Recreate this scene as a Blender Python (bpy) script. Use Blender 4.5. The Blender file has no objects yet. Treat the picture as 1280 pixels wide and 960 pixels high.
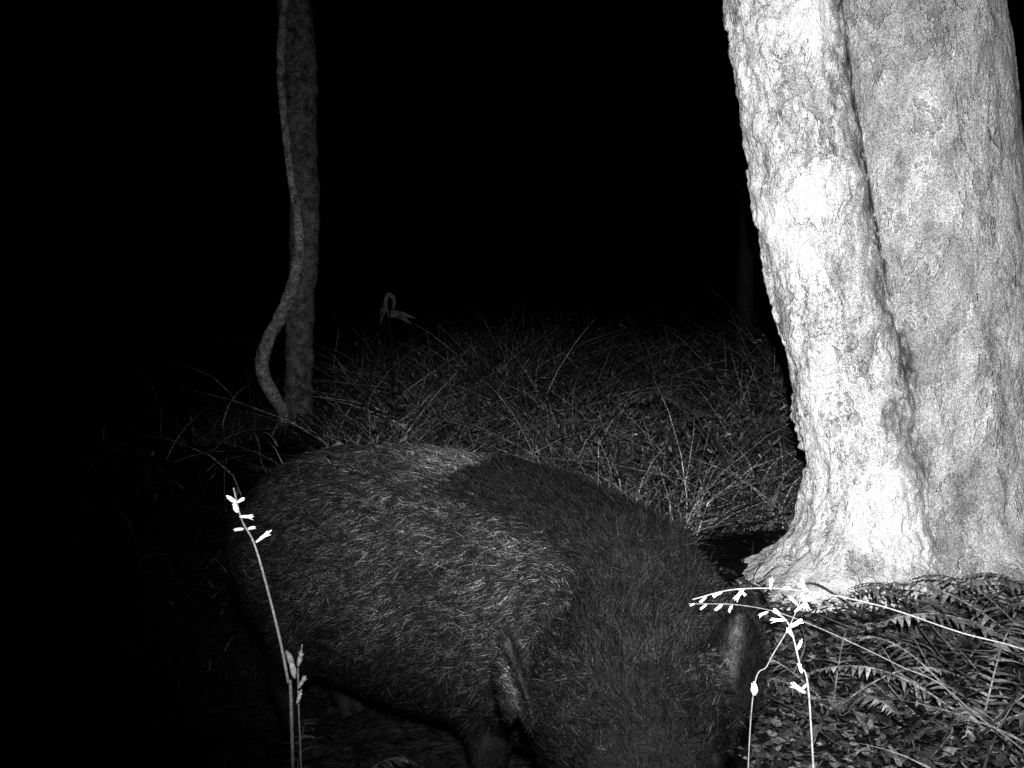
import bpy, math, random
import numpy as np
from mathutils import Vector, noise as mn
random.seed(4); rng=np.random.default_rng(7)
S=bpy.context.scene
# ------------------------------------------------------------ helpers
def link(ob,parent=None):
    S.collection.objects.link(ob)
    if parent: ob.parent=parent
    return ob
def empty(name):
    e=bpy.data.objects.new(name,None); return link(e)
def mk(name,V,F,mat,parent=None,val=None,smooth=True):
    V=np.asarray(V,dtype=np.float32); F=np.asarray(F,dtype=np.int32)
    me=bpy.data.meshes.new(name)
    me.vertices.add(len(V)); me.vertices.foreach_set('co',V.ravel())
    k=F.shape[1]
    me.loops.add(F.size); me.loops.foreach_set('vertex_index',F.ravel())
    me.polygons.add(len(F)); me.polygons.foreach_set('loop_start',np.arange(len(F),dtype=np.int32)*k)
    me.polygons.foreach_set('loop_total',np.full(len(F),k,dtype=np.int32))
    me.update(calc_edges=True)
    me.polygons.foreach_set('use_smooth',np.full(len(F),smooth))
    if val is not None:
        a=me.attributes.new('val','FLOAT','POINT'); a.data.foreach_set('value',np.asarray(val,dtype=np.float32))
    if mat: me.materials.append(mat)
    return link(bpy.data.objects.new(name,me),parent)
def merge(parts):
    Vs=[];Fs=[];Vals=[];o=0
    for p in parts:
        V,F=p[0],p[1]
        Vs.append(V);Fs.append(np.asarray(F)+o);o+=len(V)
        Vals.append(p[2] if len(p)>2 else np.ones(len(V)))
    return np.concatenate(Vs),np.concatenate(Fs),np.concatenate(Vals)
def catmull(P,n):
    P=np.asarray(P,float)
    if len(P)<3:
        t=np.linspace(0,1,n)[:,None]; return P[0]*(1-t)+P[-1]*t
    Q=np.vstack([2*P[0]-P[1],P,2*P[-1]-P[-2]]); out=[]
    for u in np.linspace(0,len(P)-1-1e-6,n):
        i=int(u);t=u-i;a,b,c,d=Q[i:i+4]
        out.append(.5*((2*b)+(-a+c)*t+(2*a-5*b+4*c-d)*t*t+(-a+3*b-3*c+d)*t**3))
    return np.array(out)
def tube(P,R,n=20,seg=10,rough=0,cap=True,flat=None):
    P=np.asarray(P,float); R=np.asarray(R,float).reshape(len(P),-1)
    D=catmull(np.hstack([P,R]),n); C=D[:,:3]; RR=np.maximum(D[:,3:],1e-4)
    T=np.gradient(C,axis=0); T/=np.linalg.norm(T,axis=1)[:,None]+1e-9
    up=np.array([0,0,1.]); V=[]
    if abs(T[0]@up)>.9: up=np.array([0,1.,0])
    a0=np.cross(T[0],up); a0/=np.linalg.norm(a0)
    for i in range(n):
        if flat: a0=np.cross(T[i],[0,0,1.])
        a=a0-T[i]*(a0@T[i]); a/=np.linalg.norm(a)+1e-9; a0=a
        b=np.cross(a,T[i])
        th=np.arange(seg)/seg*2*np.pi
        ra=RR[i,0]; rb=RR[i,1] if RR.shape[1]>1 else ra
        ring=C[i]+np.outer(np.cos(th)*ra,a)+np.outer(np.sin(th)*rb,b)
        if rough:
            for k in range(seg):
                q=ring[k]; f=mn.fractal(Vector(q*(2.2/max(ra,.02)*.3)),.8,2.1,3)
                ring[k]=C[i]+(q-C[i])*(1+rough*f)
        V.append(ring)
    V=np.concatenate(V)
    F=[]
    for i in range(n-1):
        for k in range(seg):
            k2=(k+1)%seg; F.append((i*seg+k,i*seg+k2,(i+1)*seg+k2,(i+1)*seg+k))
    if cap:
        for e,i in ((0,0),(1,n-1)):
            c=len(V); V=np.vstack([V,C[i]])
            for k in range(0,seg):
                k2=(k+1)%seg
                F.append((i*seg+k,i*seg+k2,c,c) if e else (i*seg+k2,i*seg+k,c,c))
    return V,np.array(F)
def fixtri(F):
    F=np.asarray(F); A=F[:,[0,1,2]]; B=F[:,[0,2,3]]; B=B[F[:,2]!=F[:,3]]
    return np.vstack([A,B])
def tubem(*a,**k):
    V,F=tube(*a,**k); return V,fixtri(F)
def ribbons(root,d,side,L,W,bend,seg=3,val=None):
    N=len(root); V=np.zeros((N,2*seg+1,3)); 
    for s in range(seg):
        t=s/seg; c=root+d*(L*t)[:,None]+bend*(L*t*t)[:,None]
        w=(W*(1-t**1.6)*.5)[:,None]*side
        V[:,2*s]=c-w; V[:,2*s+1]=c+w
    V[:,2*seg]=root+d*L[:,None]+bend*L[:,None]
    f=[]
    for s in range(seg-1): f+=[(2*s,2*s+1,2*s+3),(2*s,2*s+3,2*s+2)]
    f.append((2*seg-2,2*seg-1,2*seg))
    f=np.array(f); F=(f[None]+(np.arange(N)*(2*seg+1))[:,None,None]).reshape(-1,3)
    vv=np.repeat(val if val is not None else np.ones(N),2*seg+1)
    return V.reshape(-1,3),F,vv
def leaves(c,d,s,L,W,val,droop=-.25):
    N=len(c); up=unit(np.cross(d,s)); V=np.zeros((N,8,3))
    def pt(t,w,h): return c+d*(L*t)[:,None]+s*(W*w)[:,None]+up*(L*h)[:,None]+np.array([0,0,1.])*(L*droop*t*t)[:,None]
    V[:,0]=pt(0,0,0);V[:,1]=pt(.3,-.5,.06);V[:,2]=pt(.3,0,0);V[:,3]=pt(.3,.5,.06);V[:,4]=pt(.65,-.38,.05);V[:,5]=pt(.65,0,0);V[:,6]=pt(.65,.38,.05);V[:,7]=pt(1,0,0)
    f=np.array([(0,1,2),(0,2,3),(1,4,5),(1,5,2),(2,5,6),(2,6,3),(4,7,5),(5,7,6)])
    F=(f[None]+(np.arange(N)*8)[:,None,None]).reshape(-1,3)
    return V.reshape(-1,3),F,np.repeat(val,8)
def unit(a): return a/(np.linalg.norm(a,axis=-1,keepdims=True)+1e-9)
# ------------------------------------------------------------ materials
class NT:
    def __init__(s,name):
        s.m=bpy.data.materials.new(name); s.m.use_nodes=True; s.t=s.m.node_tree; s.b=s.t.nodes['Principled BSDF']
        s.b.inputs['Roughness'].default_value=.85; s.b.inputs['Specular IOR Level'].default_value=.2
    def n(s,ty,**k):
        x=s.t.nodes.new(ty)
        for a,b in k.items():
            if a.startswith('_'): setattr(x,a[1:],b)
            else: x.inputs[a.replace('__',' ')].default_value=b
        return x
    def l(s,a,b): s.t.links.new(a,b)
    def math(s,op,a,b=None,c=None,clamp=False):
        x=s.t.nodes.new('ShaderNodeMath'); x.operation=op; x.use_clamp=clamp
        for i,q in enumerate((a,b,c)):
            if q is None: continue
            if isinstance(q,(int,float)): x.inputs[i].default_value=q
            else: s.l(q,x.inputs[i])
        return x.outputs[0]
    def noise(s,scale,detail=4,rough=.6,vec=None,dist=0):
        x=s.n('ShaderNodeTexNoise',Scale=scale,Detail=detail,Roughness=rough,Distortion=dist)
        if vec: s.l(vec,x.inputs['Vector'])
        return x.outputs['Fac']
    def coord(s,sc=(1,1,1),loc=(0,0,0)):
        c=s.t.nodes.new('ShaderNodeTexCoord'); m=s.t.nodes.new('ShaderNodeMapping'); m.inputs['Scale'].default_value=sc; m.inputs['Location'].default_value=loc
        s.l(c.outputs['Object'],m.inputs['Vector']); return m.outputs[0]
    def rng(s,v,a,b,c,d):
        x=s.n('ShaderNodeMapRange'); x.inputs[1].default_value=a;x.inputs[2].default_value=b;x.inputs[3].default_value=c;x.inputs[4].default_value=d
        s.l(v,x.inputs[0]); return x.outputs[0]
    def col(s,v):
        x=s.t.nodes.new('ShaderNodeCombineColor')
        for i in range(3): s.l(v,x.inputs[i])
        s.l(x.outputs[0],s.b.inputs['Base Color'])
    def bump(s,v,st,dist):
        x=s.n('ShaderNodeBump',Strength=st,Distance=dist); s.l(v,x.inputs['Height']); s.l(x.outputs[0],s.b.inputs['Normal'])
    def attr(s):
        x=s.t.nodes.new('ShaderNodeAttribute'); x.attribute_name='val'; return x.outputs['Fac']
def m_val(name,lo,hi,sc=40,grain=500,spec=.2,rough=.85,ga=.4,bump=False,det=2):
    t=NT(name); c=t.coord(); v=t.rng(t.noise(sc,det,.7,c),.32,.68,lo,hi)
    g=t.rng(t.noise(grain,0,.5,c),.25,.75,1-ga,1+ga); v=t.math('MULTIPLY',v,g); v=t.math('MULTIPLY',v,t.attr()); t.col(v)
    t.b.inputs['Specular IOR Level'].default_value=spec; t.b.inputs['Roughness'].default_value=rough
    if bump: t.bump(t.noise(sc*3,3,.6,c),.5,.006)
    return t.m
# pale flaking bark; 'val' = 1 rough stem, 0 smooth stem, negative = furrow
t=NT('pale_bark'); c=t.coord((1,1,.62)); c2=t.coord((1,1,.45),(3.1,1.7,.4)); a0=t.attr(); a=t.math('MAXIMUM',a0,0.0)
furrow=t.math('MULTIPLY',t.math('MINIMUM',a0,0.0),-1.0)
big=t.noise(2.8,6,.7,c,.5); med=t.noise(11,5,.75,c2,.8)
base=t.math('ADD',t.math('MULTIPLY',t.rng(big,.38,.62,.30,.88),.60),t.math('MULTIPLY',t.rng(med,.38,.62,.12,.86),.46))
iso=t.math('ABSOLUTE',t.math('SUBTRACT',t.noise(5.0,5,.66,c,1.0),.52))
crack=t.rng(iso,0,.013,0,1)
gate=t.rng(big,.50,.56,1,0)
crack=t.math('ADD',t.math('MULTIPLY',t.math('SUBTRACT',crack,1),gate),1)
sn=t.noise(4.6,5,.7,c2,.4)
scar=t.rng(sn,.54,.56,1,.52)
halo=t.rng(t.math('ABSOLUTE',t.math('SUBTRACT',sn,.535)),0,.012,1.4,1)
fine=t.rng(t.noise(70,3,.75,c),.36,.5,.55,1)
spots=t.rng(t.noise(19,2,.6,c2,.2),.34,.38,.5,1)
ck=t.math('MULTIPLY',t.math('MULTIPLY',crack,scar),t.math('MULTIPLY',fine,spots))
ckmix=t.math('ADD',t.math('MULTIPLY',t.math('SUBTRACT',ck,1),t.math('ADD',t.math('MULTIPLY',a,.40),.42)),1)
v=t.math('MULTIPLY',t.math('MULTIPLY',base,ckmix),halo)
v=t.math('MULTIPLY',v,t.rng(a,0,1,.66,1.5))
fb=t.rng(t.noise(15,4,.75,t.coord((1,1,.4)),.6),.47,.53,.10,1.25)
v=t.math('MULTIPLY',v,t.math('ADD',t.math('MULTIPLY',t.math('SUBTRACT',fb,1),furrow),1))
g=t.rng(t.noise(300,0,.5,c),.25,.75,.40,1.60); v=t.math('MULTIPLY',v,g); v=t.math('MINIMUM',v,.88); t.col(v)
h=t.math('ADD',t.math('MULTIPLY',scar,.5),t.math('MULTIPLY',t.noise(12,6,.72,c2,.5),1.4))
t.bump(h,1.0,.032); M_bark=t.m
M_dark=m_val('dark_bark',.03,.34,13,110,ga=.8,bump=True,det=4)
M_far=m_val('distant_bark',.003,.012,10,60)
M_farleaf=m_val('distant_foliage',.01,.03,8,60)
M_grass=m_val('grass_blades',.2,1.3,14,110,.1,.7,ga=.95)
M_fur=m_val('boar_bristles',.5,1.5,45,280,.04,.6,ga=.95)
M_skin=m_val('boar_hide',.003,.007,30,400,.03)
M_ear=m_val('boar_ear_skin',.010,.07,55,300,.06,bump=True)
M_snout=m_val('boar_snout_skin',.02,.05,60,300,.4,.5,bump=True)
M_tusk=m_val('tusk_ivory',.35,.5,30,300,.4,.4)
M_eye=m_val('boar_eye',.004,.006,30,300,.8,.1)
M_hoof=m_val('hoof_horn',.003,.008,30,300,.1)
M_stalk=m_val('seeding_grass_stalk',.4,.6,60,500)
M_fern=m_val('fern_leaf',.07,.32,20,260,.1,ga=.6)
M_litter=m_val('leaf_litter',.06,.30,20,260,.1,ga=.6)
t=NT('forest_soil'); c=t.coord(); v=t.rng(t.noise(1.6,5,.75,c),.35,.65,.003,.014)
v2=t.rng(t.noise(30,4,.8,c),.4,.62,.3,2.2); v=t.math('MULTIPLY',v,v2); t.col(v); t.b.inputs['Specular IOR Level'].default_value=.03; t.bump(t.noise(22,4,.75,c),1,.05); M_soil=t.m
# ------------------------------------------------------------ ground (rises behind)
def gz(x,y):
    r=np.clip((y-6.0)/8,0,1); r=r*r*(3-2*r)
    return r*.50*np.clip((x+4.5)/3.5,.25,1)+.05*np.sin(x*.7+1.3)*np.cos(y*.5)*np.clip((y-5)/4,0,1)+.015*np.sin(x*3.1+y*2.3)
def axis(a,b,n1,far):
    s=np.linspace(a,b,n1); e=np.geomspace(1,far,14)
    return np.concatenate([(a-e[::-1]),s,(b+e)])
X=axis(-5,5,120,120); Y=axis(0,14,150,120)
gx,gy=np.meshgrid(X,Y); zz=gz(gx,gy)
zz+=np.array([mn.fractal(Vector((a*1.7,b*1.7,0)),.8,2,4) for a,b in zip(gx.ravel(),gy.ravel())]).reshape(gx.shape)*.02
V=np.stack([gx.ravel(),gy.ravel(),zz.ravel()],1); nx=len(X); ny=len(Y)
i,j=np.meshgrid(np.arange(nx-1),np.arange(ny-1)); q=(j*nx+i).ravel()
mk('ground',V,np.stack([q,q+1,q+nx+1,q+nx],1),M_soil)
# ------------------------------------------------------------ near big tree (two fused stems, root flare)
def interp(z,tab):
    tab=np.array(tab); return np.interp(z,tab[:,0],tab[:,1])
left=[(-.2,.90),(0,.93),(.04,1.00),(.12,1.10),(.25,1.18),(.41,1.20),(.72,1.165),(1.05,1.075),(1.4,1.005),(1.75,.945),(2.09,.895),(2.4,.865),(4,.75),(9,.5)]
rA_=[(-.2,.45),(0,.41),(.12,.32),(.25,.255),(.5,.23),(1.05,.225),(2.1,.225),(4,.22),(9,.10)]
cB_=[(-.2,1.84),(0,1.84),(.5,1.83),(1.05,1.77),(2.1,1.64),(4,1.45),(9,.9)]
rB_=[(-.2,.64),(0,.56),(.2,.47),(.5,.44),(1.05,.435),(2.1,.44),(4,.36),(9,.16)]
nz,nt=620,420
zs=np.concatenate([np.linspace(-.15,2.7,520),np.linspace(2.72,9,100)])
th=np.linspace(0,2*np.pi,nt,endpoint=False); V=np.zeros((nz,nt,3)); val=np.zeros((nz,nt))
def exitr(o,dv,c,r):
    oc=o-c; b=dv@oc; disc=b*b-(oc@oc-r*r); return np.where(disc>0,-b+np.sqrt(np.maximum(disc,0)),0)
for k,z in enumerate(zs):
    rA=interp(z,rA_); cA=np.array([interp(z,left)+rA,4.12]); cB=np.array([interp(z,cB_),4.34]); rB=interp(z,rB_)
    wob=.06*mn.noise(Vector((0,5,z*2.5)))+.05*mn.noise(Vector((0,9,z*8)))+.03*mn.noise(Vector((0,2,z*24)))
    o=cA*.5+cB*.5; dv=np.stack([np.cos(th),np.sin(th)],1)
    ea=exitr(o,dv,cA,rA); eb=exitr(o,dv,cB,rB)
    r=np.maximum(ea,eb); df=ea-eb+wob; wA=1/(1+np.exp(-df/.03))
    fl=np.clip(1-z/.45,0,1)**2
    seam=np.exp(-(df/.05)**2)*(.012+.03*mn.noise(Vector((3,0,z*5))))
    rid=np.exp(-((df-.10)/.05)**2)*.02
    gate=min(1,max(.12,.25+z*.42))
    fur_=np.exp(-((df-.01)/.10)**2)*gate
    for m in range(nt):
        p=Vector((o[0]+dv[m,0]*r[m],o[1]+dv[m,1]*r[m],z))
        n1=mn.fractal(Vector((p.x*5,p.y*5,p.z*2.4)),.8,2.1,3)
        n2=mn.fractal(Vector((p.x*22,p.y*22,p.z*12)),.7,2.1,3)
        pl=mn.noise(Vector((p.x*9+3,p.y*9,p.z*5))); pl=.013 if pl>.16 else 0.
        amp=.35+.65*wA[m]
        r[m]+= n1*.024*amp+n2*(.011*amp+.03*fur_[m])+pl*amp-seam[m]+rid[m]*(1+n2)+fl*.10*max(0,math.sin(th[m]*5+1.1+n1))
    V[k,:,0]=o[0]+dv[:,0]*r; V[k,:,1]=o[1]+dv[:,1]*r; V[k,:,2]=z
    val[k]=np.where(fur_>.3,-np.clip((fur_-.3)*2.2,0,1),wA*(1-fur_/.3))
I,J=np.meshgrid(np.arange(nz-1),np.arange(nt),indexing='ij'); J2=(J+1)%nt
F=np.stack([I*nt+J,I*nt+J2,(I+1)*nt+J2,(I+1)*nt+J],-1).reshape(-1,4)
old=empty('old_tree')
mk('trunk',V.reshape(-1,3),F,M_bark,old,val.ravel())
def leafcloud(center,rad,N,size,val=1.):
    c=center+rng.normal(size=(N,3))*np.array(rad)*.5
    c+=np.sin(c[:,[1,2,0]]*3)*.25
    d=unit(rng.normal(size=(N,3))); s=unit(np.cross(d,rng.normal(size=(N,3))))
    L=size*rng.uniform(.6,1.3,N); return leaves(c,d,s,L,L*.5,val*rng.uniform(.5,1.2,N))
def crown(root,n,spread,size,N):
    parts=[];leaf=[]
    for k in range(n):
        a=k*2.4+rng.uniform(0,1); r0=np.array(root)+[0,0,rng.uniform(-1.6,.2)]
        e=r0+np.array([math.cos(a)*spread,math.sin(a)*spread,rng.uniform(.6,1.8)])*rng.uniform(.6,1.1)
        mid=(r0+e)/2+[0,0,.3]
        parts.append(tubem([r0,mid,e],[.07,.045,.015],10,6)); leaf.append(leafcloud(e,(1.0,1.0,.6),N,size))
    return parts,leaf
b,l=crown((.6,4.2,8.6),8,2.2,.12,700); m_=merge(b); mk('limbs',m_[0],m_[1],M_dark,old,m_[2]); m_=merge(l); mk('foliage',m_[0],m_[1],M_farleaf,old,m_[2])
# ------------------------------------------------------------ vine-wrapped tree
vt=empty('vine_wrapped_tree')
T=tubem([(-1.84,9,-.1),(-1.875,9,.3),(-1.865,9,1.0),(-1.82,9,1.9),(-1.85,9,2.6),(-1.87,9,3.35),(-1.93,9,4.5),(-1.8,9,8)],
        [.17,.13,.12,.125,.135,.15,.14,.08],160,28,.16)
mk('trunk',T[0],T[1],M_dark,vt,np.full(len(T[0]),.42))
T=tubem([(-1.95,8.9,-.05),(-1.983,8.88,.241),(-2.074,8.86,.417),(-2.165,8.86,.628),(-2.109,8.85,.874),(-1.96,8.84,1.155),(-1.85,8.83,1.52),(-1.845,8.84,1.894),(-1.93,8.84,2.456),(-2.0,8.86,3.335),(-1.9,8.85,4.4),(-1.75,8.88,6),(-1.8,9,7.6)],
        [.055,.05,.058,.062,.058,.06,.052,.04,.034,.036,.04,.03,.02],180,14,.16)
mk('vine',T[0],T[1],M_dark,vt,np.full(len(T[0]),1.1))
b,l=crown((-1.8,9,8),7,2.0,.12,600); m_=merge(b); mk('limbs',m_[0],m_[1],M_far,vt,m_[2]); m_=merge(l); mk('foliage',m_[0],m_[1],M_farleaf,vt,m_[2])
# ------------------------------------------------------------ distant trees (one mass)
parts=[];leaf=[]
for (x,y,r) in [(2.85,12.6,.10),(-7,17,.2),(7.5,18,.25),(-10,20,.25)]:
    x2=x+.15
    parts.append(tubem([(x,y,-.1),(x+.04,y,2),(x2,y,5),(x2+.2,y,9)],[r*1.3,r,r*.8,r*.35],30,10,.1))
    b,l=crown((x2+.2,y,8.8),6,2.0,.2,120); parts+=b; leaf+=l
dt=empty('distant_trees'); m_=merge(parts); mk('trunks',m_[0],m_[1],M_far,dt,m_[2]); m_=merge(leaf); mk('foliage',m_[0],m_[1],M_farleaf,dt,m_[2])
# ------------------------------------------------------------ grass understorey
def clump(x,y): return .5+.5*np.sin(x*3.3+np.sin(y*2.1)*2)*np.sin(y*2.7+x)
def grass(N,xr,yr,L0,L1,w,v0,v1,mask=None,lean=.6,bd0=.5,pw=2.2):
    x=rng.uniform(*xr,N); y=rng.uniform(*yr,N)
    if mask is not None:
        k=rng.uniform(0,1,N)<mask(x,y); x=x[k];y=y[k]; N=len(x)
    cl=clump(x,y)
    z=gz(x,y)-.01
    d=unit(np.stack([rng.normal(0,lean,N),rng.normal(0,lean,N),np.full(N,1.)],1))
    bd=np.stack([rng.normal(0,bd0,N),rng.normal(0,bd0,N),-rng.uniform(.05,.6,N)],1)
    s=unit(np.cross(d,rng.normal(size=(N,3))))
    L=rng.uniform(L0,L1,N)*(.5+.9*cl)
    vv=(rng.uniform(0,1,N)**pw*(v1-v0)+v0)*(.25+1.2*clump(x*1.7+4,y*1.3))*np.interp(y,[5,7.5,10,13],[1.15,1,.6,.25])  # far blades painted darker to imitate light fading with distance
    return ribbons(np.stack([x,y,z],1),d,s,L,rng.uniform(.5,1.5,N)*w,bd,4,vv)
def mask(x,y):
    px=x/y
    m=np.clip((px+.19)/.09,0,1)*.985+.015
    return m*(np.hypot(x-1.5,y-4.25)>.8)
one=lambda x,y:np.ones(len(x))
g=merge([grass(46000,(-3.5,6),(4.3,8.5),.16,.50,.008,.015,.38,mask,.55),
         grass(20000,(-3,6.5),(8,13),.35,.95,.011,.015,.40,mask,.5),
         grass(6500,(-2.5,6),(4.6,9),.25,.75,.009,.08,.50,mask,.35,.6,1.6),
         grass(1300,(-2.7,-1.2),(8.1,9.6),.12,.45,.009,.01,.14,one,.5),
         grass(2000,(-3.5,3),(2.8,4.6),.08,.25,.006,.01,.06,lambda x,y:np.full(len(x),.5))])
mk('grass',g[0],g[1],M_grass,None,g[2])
N=20000; x=rng.uniform(-2.6,6,N); y=rng.uniform(4.5,12.5,N); k=rng.uniform(0,1,N)<mask(x,y); x=x[k];y=y[k];N=len(x)
z=gz(x,y)+rng.uniform(0,1,N)**1.3*(.2+.5*clump(x,y)); d=unit(rng.normal(size=(N,3))*[1,1,.8]); s=unit(np.cross(d,rng.normal(size=(N,3))))
L=rng.uniform(.02,.08,N); w_=leaves(np.stack([x,y,z],1),d,s,L,L*.30,(.015+.30*rng.uniform(0,1,N)**3)*np.interp(y,[5,8,12],[1,.8,.35]))  # leaf value drops with depth, a painted light falloff
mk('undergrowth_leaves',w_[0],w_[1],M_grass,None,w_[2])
def litter(N,xr,yr,fn,l0=.02,l1=.065):
    x=rng.uniform(*xr,N); y=rng.uniform(*yr,N); d=unit(rng.normal(size=(N,3))*[1,1,.3]); s=unit(np.cross(d,np.tile([0,0,1.],(N,1))+rng.normal(size=(N,3))*.6))
    L=rng.uniform(l0,l1,N); return leaves(np.stack([x,y,gz(x,y)+rng.uniform(.01,.04,N)],1),d,s,L,L*rng.uniform(.15,.5,N),fn(x,N),rng.uniform(-.3,.3,N))
w_=merge([litter(6000,(-3,3.5),(.8,6),lambda x,N:rng.uniform(.05,1,N)**2*np.where(x>.65,.5,.035)),  # litter left of the tree darkened, painted shade around the boar
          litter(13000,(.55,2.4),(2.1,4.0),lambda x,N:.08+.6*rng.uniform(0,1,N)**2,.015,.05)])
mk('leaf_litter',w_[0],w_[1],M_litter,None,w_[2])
# ------------------------------------------------------------ small plant in the background
def leafat(p,d,L,W,v=1.,bend=(0,0,-.25)):
    p=np.array([p],float); d=unit(np.array([d],float)); s=unit(np.cross(d,[[.3,.9,.2]]))
    return ribbons(p,d,s,np.array([L]),np.array([W]),np.array([bend],float),6,np.array([v]))
sp=[tubem([(-.95,8,0),(-.93,8,.6),(-.96,8,1.05),(-.99,8,1.18),(-.96,8,1.25),(-.92,8,1.2),(-.93,8,1.12)],[.006,.006,.007,.018,.022,.018,.008],30,6,.5)]
sp=[(a,b_,np.where(a[:,2]>1.08,.2,.03)) for a,b_ in sp]
sp+=[leafat((-.95,8,1.10),(1,.1,.05),.2,.06,.2),leafat((-.90,8,1.09),(.8,-.2,-.3),.14,.05,.15),leafat((-1.0,8,1.15),(-.2,-.2,-.9),.12,.05,.12)]
m_=merge(sp); mk('sapling',m_[0],m_[1],M_litter,None,m_[2])
# ------------------------------------------------------------ ferns
def frond(base,direction,L,rise,w,v=1.,n=26):
    base=np.array(base,float); d=np.array(direction,float); d=d/np.linalg.norm(d)
    ts=np.linspace(0,1,n+1); P=base+np.outer(ts*L,d)+np.outer(rise*np.sin(ts*np.pi*.75)*L,[0,0,1.])
    parts=[]; a,b_=tubem(P[::4],np.linspace(.003,.001,len(P[::4])),24,5); parts.append((a,b_,np.full(len(a),v)))
    side=np.cross(d,[0,0,1.]); side/=np.linalg.norm(side)
    R=[];D=[];Ls=[]
    for k in range(2,n+1):
        t=ts[k]; tang=unit(P[k]-P[k-1]); le=w*math.sin(min(1,(1-t)*1.15+.04)*math.pi*.5)*(.55+.45*min(1,t*5))
        for sg in (-1,1):
            R.append(P[k]); D.append(side*sg+tang*.35+np.array([0,0,rng.uniform(-.3,.1)])+rng.normal(size=3)*.10); Ls.append(le*rng.uniform(.7,1.1))
    R=np.array(R);D=unit(np.array(D));Ls=np.array(Ls); N=len(R)
    s=unit(np.cross(D,np.tile([0,0,1.],(N,1)))+rng.normal(size=(N,3))*.2)
    parts.append(ribbons(R,D,s,Ls,np.full(N,L/n*.85),np.tile([0,0,-.25],(N,1)),4,v*rng.uniform(.4,1.25,N)))
    return parts
def fern(base,specs):
    ps=[]
    for (ang,L,rise,w,v) in specs: ps+=frond(base,(math.cos(ang),math.sin(ang),.05),L,rise,w,v*.9)
    m_=merge(ps); return mk('fern',m_[0],m_[1],M_fern,None,m_[2])
fern((1.62,3.05,0),[(3.3,.62,.28,.09,1.1),(2.8,.6,.35,.09,.9),(3.9,.5,.3,.08,1.1),(2.2,.5,.4,.08,.6),(4.6,.45,.3,.08,1),(.2,.5,.3,.08,.6),(1.2,.4,.4,.08,.6),(5.4,.4,.3,.08,.8)])
fern((1.2,2.62,0),[(3.0,.45,.3,.06,1),(2.2,.42,.35,.06,.9),(.9,.5,.35,.08,1.1),(.1,.5,.3,.07,1),(4.2,.4,.3,.06,1),(5.3,.4,.3,.06,1)])
fern((.86,2.75,0),[(3.3,.3,.3,.05,.8),(2.4,.3,.3,.05,.8),(1.1,.35,.4,.06,.9),(.0,.35,.3,.06,.9),(5,.3,.3,.06,.8)])
fern((1.45,3.35,0),[(3.2,.4,.4,.07,.6),(2.5,.35,.4,.06,.5),(4.1,.45,.4,.08,.8),(5.3,.45,.4,.08,.7),(.3,.4,.4,.07,.6)])
fern((1.9,3.4,0),[(3.4,.55,.35,.08,.7),(2.6,.4,.4,.07,.6),(4.2,.5,.4,.08,.7),(5.4,.5,.4,.08,.7)])
fern((1.2,5.5,0.15),[(3.2,.7,.7,.1,.4),(2.7,.6,.8,.1,.35),(4.0,.6,.7,.1,.4),(5.2,.5,.7,.1,.4)])
fern((-.40,1.82,0),[(2.6,.30,.75,.06,.14),(1.6,.28,.9,.05,.16),(.6,.3,.7,.05,.14),(3.6,.3,.6,.06,.14),(5,.3,.7,.05,.14)])
tw=[]
for k in range(70):
    x=rng.uniform(.75,2.1); y=rng.uniform(2.3,3.7); a=rng.uniform(0,3.14); L=rng.uniform(.1,.4)
    p0=np.array([x,y,.02]); p1=p0+[math.cos(a)*L,math.sin(a)*L,rng.uniform(.0,.12)]
    V1,F1=tubem([p0,(p0+p1)/2+rng.normal(size=3)*.03,p1],[.0035,.003,.0012],10,5); tw.append((V1,F1,np.full(len(V1),rng.uniform(.08,.6))))
m_=merge(tw); mk('fallen_twigs',m_[0],m_[1],M_litter,None,m_[2])
# ------------------------------------------------------------ seeding grass stalks close to the lens
def stalk(pts,rad,seeds,stem=.3,head=1.1):
    V1,F1=tubem(pts,np.linspace(rad[0],rad[1],len(pts)),90,6,.15); ps=[(V1,F1,np.full(len(V1),stem))]
    for (p,d,L,W) in seeds:
        p=np.array(p,float); d=np.array(d,float)+rng.normal(size=3)*.12; d/=np.linalg.norm(d); W=W*.8
        a=tubem([p,p+d*L*.35,p+d*L*.7,p+d*L],[(W*.2,W*.2),(W*.5,W*.35),(W*.35,W*.3),(W*.05,W*.05)],9,7,.2)
        hv=head*rng.uniform(.5,1.1); ps.append((a[0],a[1],np.full(len(a[0]),hv)))
        for sg in (-1,1):
            q=p+d*L*.45; e=d+np.array([d[2],rng.normal()*.3,-d[0]])*.35*sg
            ps.append(leafat(q,e,L*rng.uniform(.4,.6),W*.4,hv,(0,0,-.1)))
    m_=merge(ps); return mk('seeding_grass_stalk',m_[0],m_[1],M_stalk,None,m_[2])
stalk([(-.205,1.0,0),(-.21,1.0,.4),(-.2156,1,.670),(-.219,1,.698),(-.2266,1,.7375),(-.238,1,.784),(-.2516,1,.831),(-.264,1,.855),(-.272,1,.886)],(.0021,.0008),
 [((-.270,1,.872),(-.6,0,.4),.011,.008),((-.268,1,.872),(.7,0,.6),.008,.007),((-.268,1,.862),(-.5,0,.7),.011,.008),((-.266,1,.858),(.9,0,.2),.014,.007),
  ((-.262,1,.846),(-.9,0,-.1),.010,.006),((-.250,1,.833),(.7,.1,.75),.019,.006),((-.258,1,.846),(.8,0,.1),.008,.006)],.20,1.5)
stalk([(-.20,1.01,0),(-.205,1.01,.5),(-.211,1.01,.69),(-.207,1.01,.73)],(.0013,.0007),
 [((-.212,1,.70),(-.3,0,1),.022,.008),((-.214,1,.715),(-.4,0,.8),.014,.009),((-.209,1,.69),(.5,0,1),.014,.006),((-.209,1,.712),(.3,0,1),.016,.006),((-.210,1,.675),(.4,0,1),.015,.005)],.16,.34)
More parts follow.
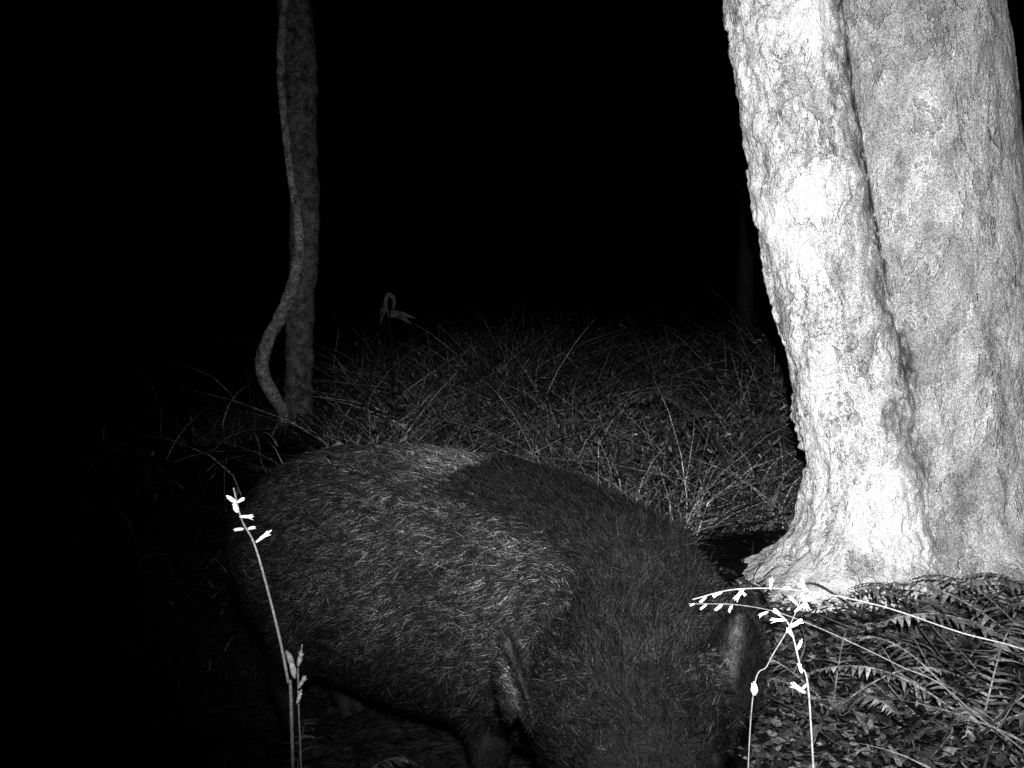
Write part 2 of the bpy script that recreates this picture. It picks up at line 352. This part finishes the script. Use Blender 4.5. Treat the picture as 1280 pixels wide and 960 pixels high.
stalk([(1.0,1.1,0),(.82,1.06,.45),(.62,1.02,.68),(.5,1,.728),(.4375,1,.745),(.359,1,.771),(.281,1,.786),(.219,1,.787),(.176,1,.777)],(.0009,.0006),
 [((.285,1,.786),(-.2,0,1),.013,.005),((.283,1,.784),(.5,0,-1),.018,.006),((.290,1,.785),(-.8,0,.5),.014,.005),((.226,1,.787),(-.6,0,-.8),.014,.006),((.222,1,.786),(.5,0,-.6),.008,.004),
  ((.205,1,.784),(-.7,0,-.4),.010,.004),((.252,1,.787),(.1,0,1),.013,.004),((.19,1,.780),(-.8,0,-.5),.009,.004)],.15)
stalk([(.75,1.1,0),(.6,1.05,.5),(.441,1,.675),(.375,1,.714),(.281,1,.757),(.227,1,.771),(.172,1,.773)],(.0009,.0004),
 [((.25,1,.765),(-.8,0,-.4),.010,.005),((.205,1,.772),(-.8,0,-.6),.009,.005),((.19,1,.772),(-.8,0,-.5),.008,.004),((.215,1,.771),(-.5,0,-.8),.007,.004),((.178,1,.773),(-.9,0,-.2),.005,.003)],.08)
stalk([(.31,1.02,0),(.302,1,.4),(.291,1,.670),(.281,1,.714),(.270,1,.753),(.254,1,.766)],(.0012,.0008),
 [((.286,1,.686),(-.7,0,.45),.018,.008),((.284,1,.69),(.6,0,.4),.006,.005),((.272,1,.75),(.5,0,.7),.014,.006),((.268,1,.757),(-1,0,-.2),.016,.005),((.275,1,.74),(-.6,0,.8),.012,.005),((.279,1,.728),(.3,0,.9),.012,.004),((.283,1,.705),(-.2,0,1),.012,.004),((.262,1,.762),(-.6,0,.7),.010,.006)],.18)
stalk([(.2,1.02,0),(.222,1,.4),(.234,1,.670),(.25,1,.714),(.27,1,.749),(.285,1,.784)],(.0008,.0005),
 [((.237,1,.684),(-.1,0,1),.014,.009),((.276,1,.765),(.7,0,.5),.014,.006),((.279,1,.772),(-.6,0,.6),.012,.006),((.271,1,.752),(.8,0,.2),.010,.005)],.12)
bl=[]
for p0,d,L,W,bd in [((1.0,2.0,.0),(.5,.1,.7),.75,.012,(.3,0,-.4)),((.62,1.5,0),(-.05,0,1),.42,.008,(.5,0,-.35)),((.95,1.9,0),(-.3,0,.8),.5,.008,(-.3,0,-.4)),((1.35,2.3,0),(.1,0,1),.4,.009,(-.5,0,-.4)),
   ((1.1,2.2,0),(-.15,0,1),.32,.009,(.2,0,-.2)),((.9,2.0,0),(.15,0,1),.4,.008,(.6,0,-.3)),((1.25,2.1,0),(-.5,0,.8),.5,.008,(-.4,0,-.3)),((.8,1.9,0),(.9,.2,.6),.8,.009,(.1,0,-.1)),((1.05,2.3,0),(.2,0,1),.25,.016,(.2,0,-.1))]:
    d_=np.array(d,float); a=ribbons(np.array([p0]),unit(d_[None]),np.array([[.2,.6,.7]])/.94,np.array([L]),np.array([W]),np.array([bd],float),12,np.array([rng.uniform(.3,.7)])); bl.append(a)
m_=merge(bl); mk('arching_grass_tuft',m_[0],m_[1],M_litter,None,m_[2])
# ------------------------------------------------------------ wild boar
boar=empty('wild_boar')
sp=[(-.665,2.72,.50,.04,.05),(-.62,2.69,.49,.15,.17),(-.53,2.63,.475,.215,.235),(-.42,2.55,.465,.25,.27),(-.25,2.44,.455,.275,.295),(-.03,2.28,.445,.275,.285),
    (.12,2.11,.440,.25,.260),(.215,1.94,.445,.205,.227),(.225,1.80,.425,.185,.185),(.195,1.68,.40,.165,.155),(.20,1.57,.355,.12,.12),(.212,1.45,.295,.072,.082),(.225,1.33,.225,.052,.058),(.232,1.275,.19,.050,.052)]
sp=np.array(sp)
parts=[tubem(sp[:,:3],sp[:,3:],70,28,flat=True)]
f=np.array([.783,-.622,0]); s=np.array([-.622,-.783,0])
def P3(b,a,sd,z): return tuple(np.array([b[0],b[1],0])+f*a+s*sd+np.array([0,0,z]))
hip=(-.45,2.57); sho=(.06,2.19)
feet=[]
for sd,st in ((.13,.06),(-.13,-.07)):
    parts.append(tubem([P3(hip,-.02,sd*.7,.50),P3(hip,.05+st*.3,sd*1.05,.36),P3(hip,-.03+st,sd*1.05,.25),P3(hip,-.09+st,sd,.19),P3(hip,-.05+st,sd,.09),P3(hip,-.03+st,sd,.03)],[.15,.125,.065,.042,.032,.036],30,14)); feet.append(P3(hip,-.02+st,sd,0))
for sd,st in ((.12,-.05),(-.12,.06)):
    parts.append(tubem([P3(sho,.0,sd*.8,.48),P3(sho,-.03+st*.5,sd*1.1,.34),P3(sho,.0+st,sd,.22),P3(sho,.01+st,sd,.16),P3(sho,.0+st,sd,.08),P3(sho,.01+st,sd,.03)],[.14,.10,.055,.045,.032,.036],30,14)); feet.append(P3(sho,.02+st,sd,0))
parts.append(tubem([(-.65,2.71,.58),(-.71,2.74,.55),(-.73,2.75,.45),(-.72,2.76,.33)],[.03,.022,.016,.012],14,8))
parts.append(tubem([(.195,1.72,.33),(.20,1.58,.275),(.215,1.45,.23),(.225,1.34,.19)],[.11,.085,.055,.035],16,14))
Vb,Fb,_=merge(parts)
ob=mk('tmp',Vb,Fb,None)
r=ob.modifiers.new('r','REMESH'); r.mode='VOXEL'; r.voxel_size=.011
sm=ob.modifiers.new('s','SMOOTH'); sm.factor=.6; sm.iterations=8
bpy.context.view_layer.update()
ev=ob.evaluated_get(bpy.context.evaluated_depsgraph_get()); me=bpy.data.meshes.new_from_object(ev)
bpy.data.objects.remove(ob)
me.calc_loop_triangles(); nv=len(me.vertices); co=np.zeros(nv*3,np.float32); me.vertices.foreach_get('co',co); co=co.reshape(-1,3).astype(float)
tri=np.zeros(len(me.loop_triangles)*3,np.int32); me.loop_triangles.foreach_get('vertices',tri); tri=tri.reshape(-1,3)
mk('body',co,tri,M_skin,boar,np.ones(nv))
A,B,C=co[tri[:,0]],co[tri[:,1]],co[tri[:,2]]; nn=np.cross(B-A,C-A); ar=np.linalg.norm(nn,axis=1); nn=nn/(ar[:,None]+1e-12)
def roots(N,wt=None):
    w=ar if wt is None else ar*wt
    k=rng.choice(len(tri),N,p=w/w.sum()); u=rng.uniform(size=(N,2)); fl=u.sum(1)>1; u[fl]=1-u[fl]
    return A[k]+(B[k]-A[k])*u[:,:1]+(C[k]-A[k])*u[:,1:],nn[k]
sc=catmull(sp[:,:5],60); tg=-unit(np.gradient(sc[:,:3],axis=0))
def flow(p):
    D=((p[:,None,:]-sc[None,:,:3])**2).sum(2); k=D.argmin(1); return k,tg[k]
def fur(N,wt,Lr,Wd,lift,fn,droop=.35,noise_=.34):
    p,n=roots(N,wt); k=np.zeros(N,int); T=np.zeros((N,3))
    for i in range(0,N,20000): k[i:i+20000],T[i:i+20000]=flow(p[i:i+20000])
    u=k/59.; leg=np.clip((.26-p[:,2])/.1,0,1)*(u<.62)
    sw=np.stack([np.sin(p[:,1]*23+p[:,2]*31),np.sin(p[:,0]*27+p[:,2]*19),np.sin(p[:,0]*21+p[:,1]*25)],1)*.2+np.stack([np.sin(p[:,1]*71+p[:,2]*60),np.sin(p[:,0]*66+p[:,2]*81),np.sin(p[:,0]*77+p[:,1]*65)],1)*.32
    d=T*(1-leg[:,None])+np.array([0,0,-1.])*(droop+leg[:,None])+sw+rng.normal(size=(N,3))*noise_
    d=d-n*(d*n).sum(1,keepdims=True); d=unit(d); d=unit(d+n*(lift*rng.uniform(.3,1.9,N))[:,None])
    sd=unit(np.cross(d,n)+rng.normal(size=(N,3))*.35)
    L=rng.uniform(*Lr,N)*np.where(u>.78,.45,1)*np.where(leg>.5,.5,1)
    top=p[:,2]-(sc[k,2]+sc[k,4]*.82)
    v=fn(p,n,u,top,N)
    return ribbons(p,d,sd,L,np.full(N,Wd)*rng.uniform(.6,1.4,N),-n*.18+np.array([0,0,-.12])+rng.normal(size=(N,3))*.12,3,v)
def vcoat(p,n,u,top,N):
    r=rng.uniform(0,1,N)**2.6
    cl=.5+.5*np.sin(p[:,0]*95+np.sin(p[:,2]*77)*2)*np.sin(p[:,1]*82+p[:,2]*68)
    pa=.5+.5*np.sin(p[:,0]*11+np.sin(p[:,2]*13)*1.5)*np.sin(p[:,1]*9+p[:,2]*14+1)
    v=(.004+.066*r*(.2+1.05*cl))*(.75+.4*pa)
    v*=1-.78*np.clip(top/.06+.5,0,1)*np.clip((u-.36)/.14,0,1)       # dark dorsal mane
    back_hilite=np.exp(-((p[:,0]+.12)/.12)**2-((p[:,2]-.735)/.02)**2)  # lit stripe along the back, painted into the fur value
    v=v*(1+1.6*back_hilite)+.055*back_hilite*rng.uniform(0,1,N)
    v*=np.interp(u,[0,.10,.22,.34,.55,.66,.74,.8,1],[.25,.45,.9,1.2,1.05,.8,.35,.22,.3])  # painted beam falloff toward the rump; head fur darkened too
    v*=np.interp(p[:,2],[.15,.30,.46],[.08,.35,1])  # underside shade painted in: fur darkens toward belly and legs
    return v
def vmane(p,n,u,top,N): return rng.uniform(.001,.010,N)
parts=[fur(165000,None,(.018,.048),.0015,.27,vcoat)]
ctr=(A+B+C)/3; kk=np.zeros(len(ctr),int)
for i in range(0,len(ctr),20000): kk[i:i+20000],_=flow(ctr[i:i+20000])
uu=kk/59.; tp=ctr[:,2]-(sc[kk,2]+sc[kk,4]*.82)
parts.append(fur(14000,((tp>0)&(uu>.38)&(uu<.72)).astype(float),(.035,.075),.0015,.5,vmane,.0))
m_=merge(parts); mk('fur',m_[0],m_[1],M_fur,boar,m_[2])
# ears
def ear(name,base,tip,face,W,cup,bright=1.,sg=.35):
    base=np.array(base);tip=np.array(tip); ax=tip-base; L=np.linalg.norm(ax); ax/=L
    face=np.array(face,float); face-=ax*(face@ax); face/=np.linalg.norm(face); sd=np.cross(ax,face)
    nu,nv_=22,17; V=[];
    for a in range(nu):
        u=a/(nu-1); w=W*(math.sin(math.pi*min(1,.25+u*.75))**.55)
        for b in range(nv_):
            v=-1+2*b/(nv_-1); V.append(base+ax*L*(u-.10*v*v*u)+sd*w*v+face*(cup*(v*v)*(1-.4*u)-.01*u))
    V=np.array(V); I,J=np.meshgrid(np.arange(nu-1),np.arange(nv_-1),indexing='ij'); q=(I*nv_+J).ravel()
    F=np.stack([q,q+1,q+nv_+1,q+nv_],1)
    ear_hilite=np.array([[bright*max(.06,math.exp(-((-1+2*b/(nv_-1)+.1)/sg)**2)*math.exp(-((a/(nu-1)-.5)/.4)**2)) for b in range(nv_)] for a in range(nu)])  # painted highlight streak down the middle of the ear
    e=mk(name,V,F,M_ear,boar,ear_hilite.ravel()); so=e.modifiers.new('s','SOLIDIFY'); so.thickness=.006; so.offset=-1; e.modifiers.new('b','SUBSURF').levels=1
    hs=[]
    for N,off,lw,hi in ((1400,.002,(.010,.028),None),(2600,-.009,(.008,.018),.008)):
        k=rng.integers(0,len(V),N); p=V[k]+rng.normal(size=(N,3))*.003+face*off; d=unit(ax*.9+face*(.35 if off>0 else -.15)+rng.normal(size=(N,3))*.25)
        vv=rng.uniform(.001,.008,N) if hi else ear_hilite.ravel()[k]*rng.uniform(.01,.06,N)
        hs.append(ribbons(p,d,unit(np.cross(d,rng.normal(size=(N,3)))),rng.uniform(*lw,N),np.full(N,.0012),np.zeros((N,3)),3,vv))
    idx=np.arange(len(V)); rr=idx%nv_; edge=np.where((rr<1)|(rr>nv_-2)|(idx//nv_>nu-2))[0]; k=rng.choice(edge,2000); p=V[k]; d=unit(ax*.6+unit(V[k]-base-ax*L*.4)*.5+rng.normal(size=(2000,3))*.35)
    hs.append(ribbons(p,d,unit(np.cross(d,rng.normal(size=(2000,3)))),rng.uniform(.008,.02,2000),np.full(2000,.0012),np.zeros((2000,3)),3,rng.uniform(.001,.010,2000)))
    m_=merge(hs); mk(name+'_hair',m_[0],m_[1],M_fur,boar,m_[2])
ear('ear_far',(.345,1.66,.43),(.378,1.66,.595),(-.30,-.95,.05),.052,.03,.8,.28)
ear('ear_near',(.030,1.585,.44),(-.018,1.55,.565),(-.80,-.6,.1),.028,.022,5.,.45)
def ball(name,c,r,mat,sc3=(1,1,1)):
    bpy.ops.mesh.primitive_uv_sphere_add(segments=24,ring_count=16,location=c,radius=r); o=bpy.context.object; o.name=name; o.scale=sc3; o.data.materials.append(mat); o.parent=boar
    a=o.data.attributes.new('val','FLOAT','POINT'); a.data.foreach_set('value',np.ones(len(o.data.vertices),np.float32))
    for p in o.data.polygons: p.use_smooth=True
ball('eye_near',(.103,1.535,.385),.012,M_eye); ball('eye_far',(.303,1.55,.385),.012,M_eye)
T=tubem([(.229,1.29,.195),(.233,1.262,.181),(.2335,1.256,.178)],[(.052,.055),(.056,.058),(.046,.048)],8,24,flat=True); mk('snout_disc',T[0],T[1],M_snout,boar,np.ones(len(T[0])))
for k in (-1,1): ball('nostril',(.2335+.018*k,1.2545,.181),.009,M_eye,(1,.4,1.3))
for k in (-1,1):
    T=tubem([(.222+.05*k,1.38,.205),(.222+.075*k,1.365,.22),(.222+.08*k,1.36,.255),(.222+.068*k,1.375,.275)],[.011,.010,.007,.002],14,8); mk('tusk',T[0],T[1],M_tusk,boar,np.full(len(T[0]),.5))
for x,y,_ in feet:
    for k in (-1,1):
        c=np.array([x,y,0])+s*.016*k; T=tubem([c+f*.0+[0,0,.06],c+f*.01+[0,0,.03],c+f*.025+[0,0,.004]],[(.015,.018),(.019,.024),(.02,.03)],8,10,flat=True); mk('hoof',T[0],T[1],M_hoof,boar,np.ones(len(T[0])))
# ------------------------------------------------------------ lights, world, camera
w=bpy.data.worlds.new('World'); S.world=w; w.use_nodes=True; nt_=w.node_tree; bg=nt_.nodes['Background']
sky=nt_.nodes.new('ShaderNodeTexSky'); sky.sky_type='NISHITA'; sky.sun_disc=False; sky.sun_elevation=math.radians(35); sky.sun_rotation=math.radians(200)
nt_.links.new(sky.outputs[0],bg.inputs[0]); bg.inputs[1].default_value=.00001
sl=bpy.data.lights.new('moonlight','SUN'); sl.energy=.0015; sl.angle=math.radians(.5); so=link(bpy.data.objects.new('moonlight',sl)); so.rotation_euler=(math.radians(55),0,math.radians(20))
fl=bpy.data.lights.new('trail_camera_flash','SPOT'); fl.energy=1300; fl.spot_size=math.radians(74); fl.spot_blend=1; fl.shadow_soft_size=.015
fo=link(bpy.data.objects.new('trail_camera_flash',fl)); fo.location=(.02,-.05,1.2)
fo.rotation_euler=(Vector((.95,4.0,1.02))-fo.location).to_track_quat('-Z','Y').to_euler()
cd=bpy.data.cameras.new('camera'); cam=link(bpy.data.objects.new('camera',cd)); cd.sensor_width=36; cd.lens=36; cd.clip_start=.02; cd.clip_end=500
cam.location=(0,0,1.05); cam.rotation_euler=(math.radians(90),0,0); cd.shift_y=-80/1280
S.camera=cam
S.view_settings.view_transform='Standard'; S.view_settings.look='None'; S.view_settings.exposure=0
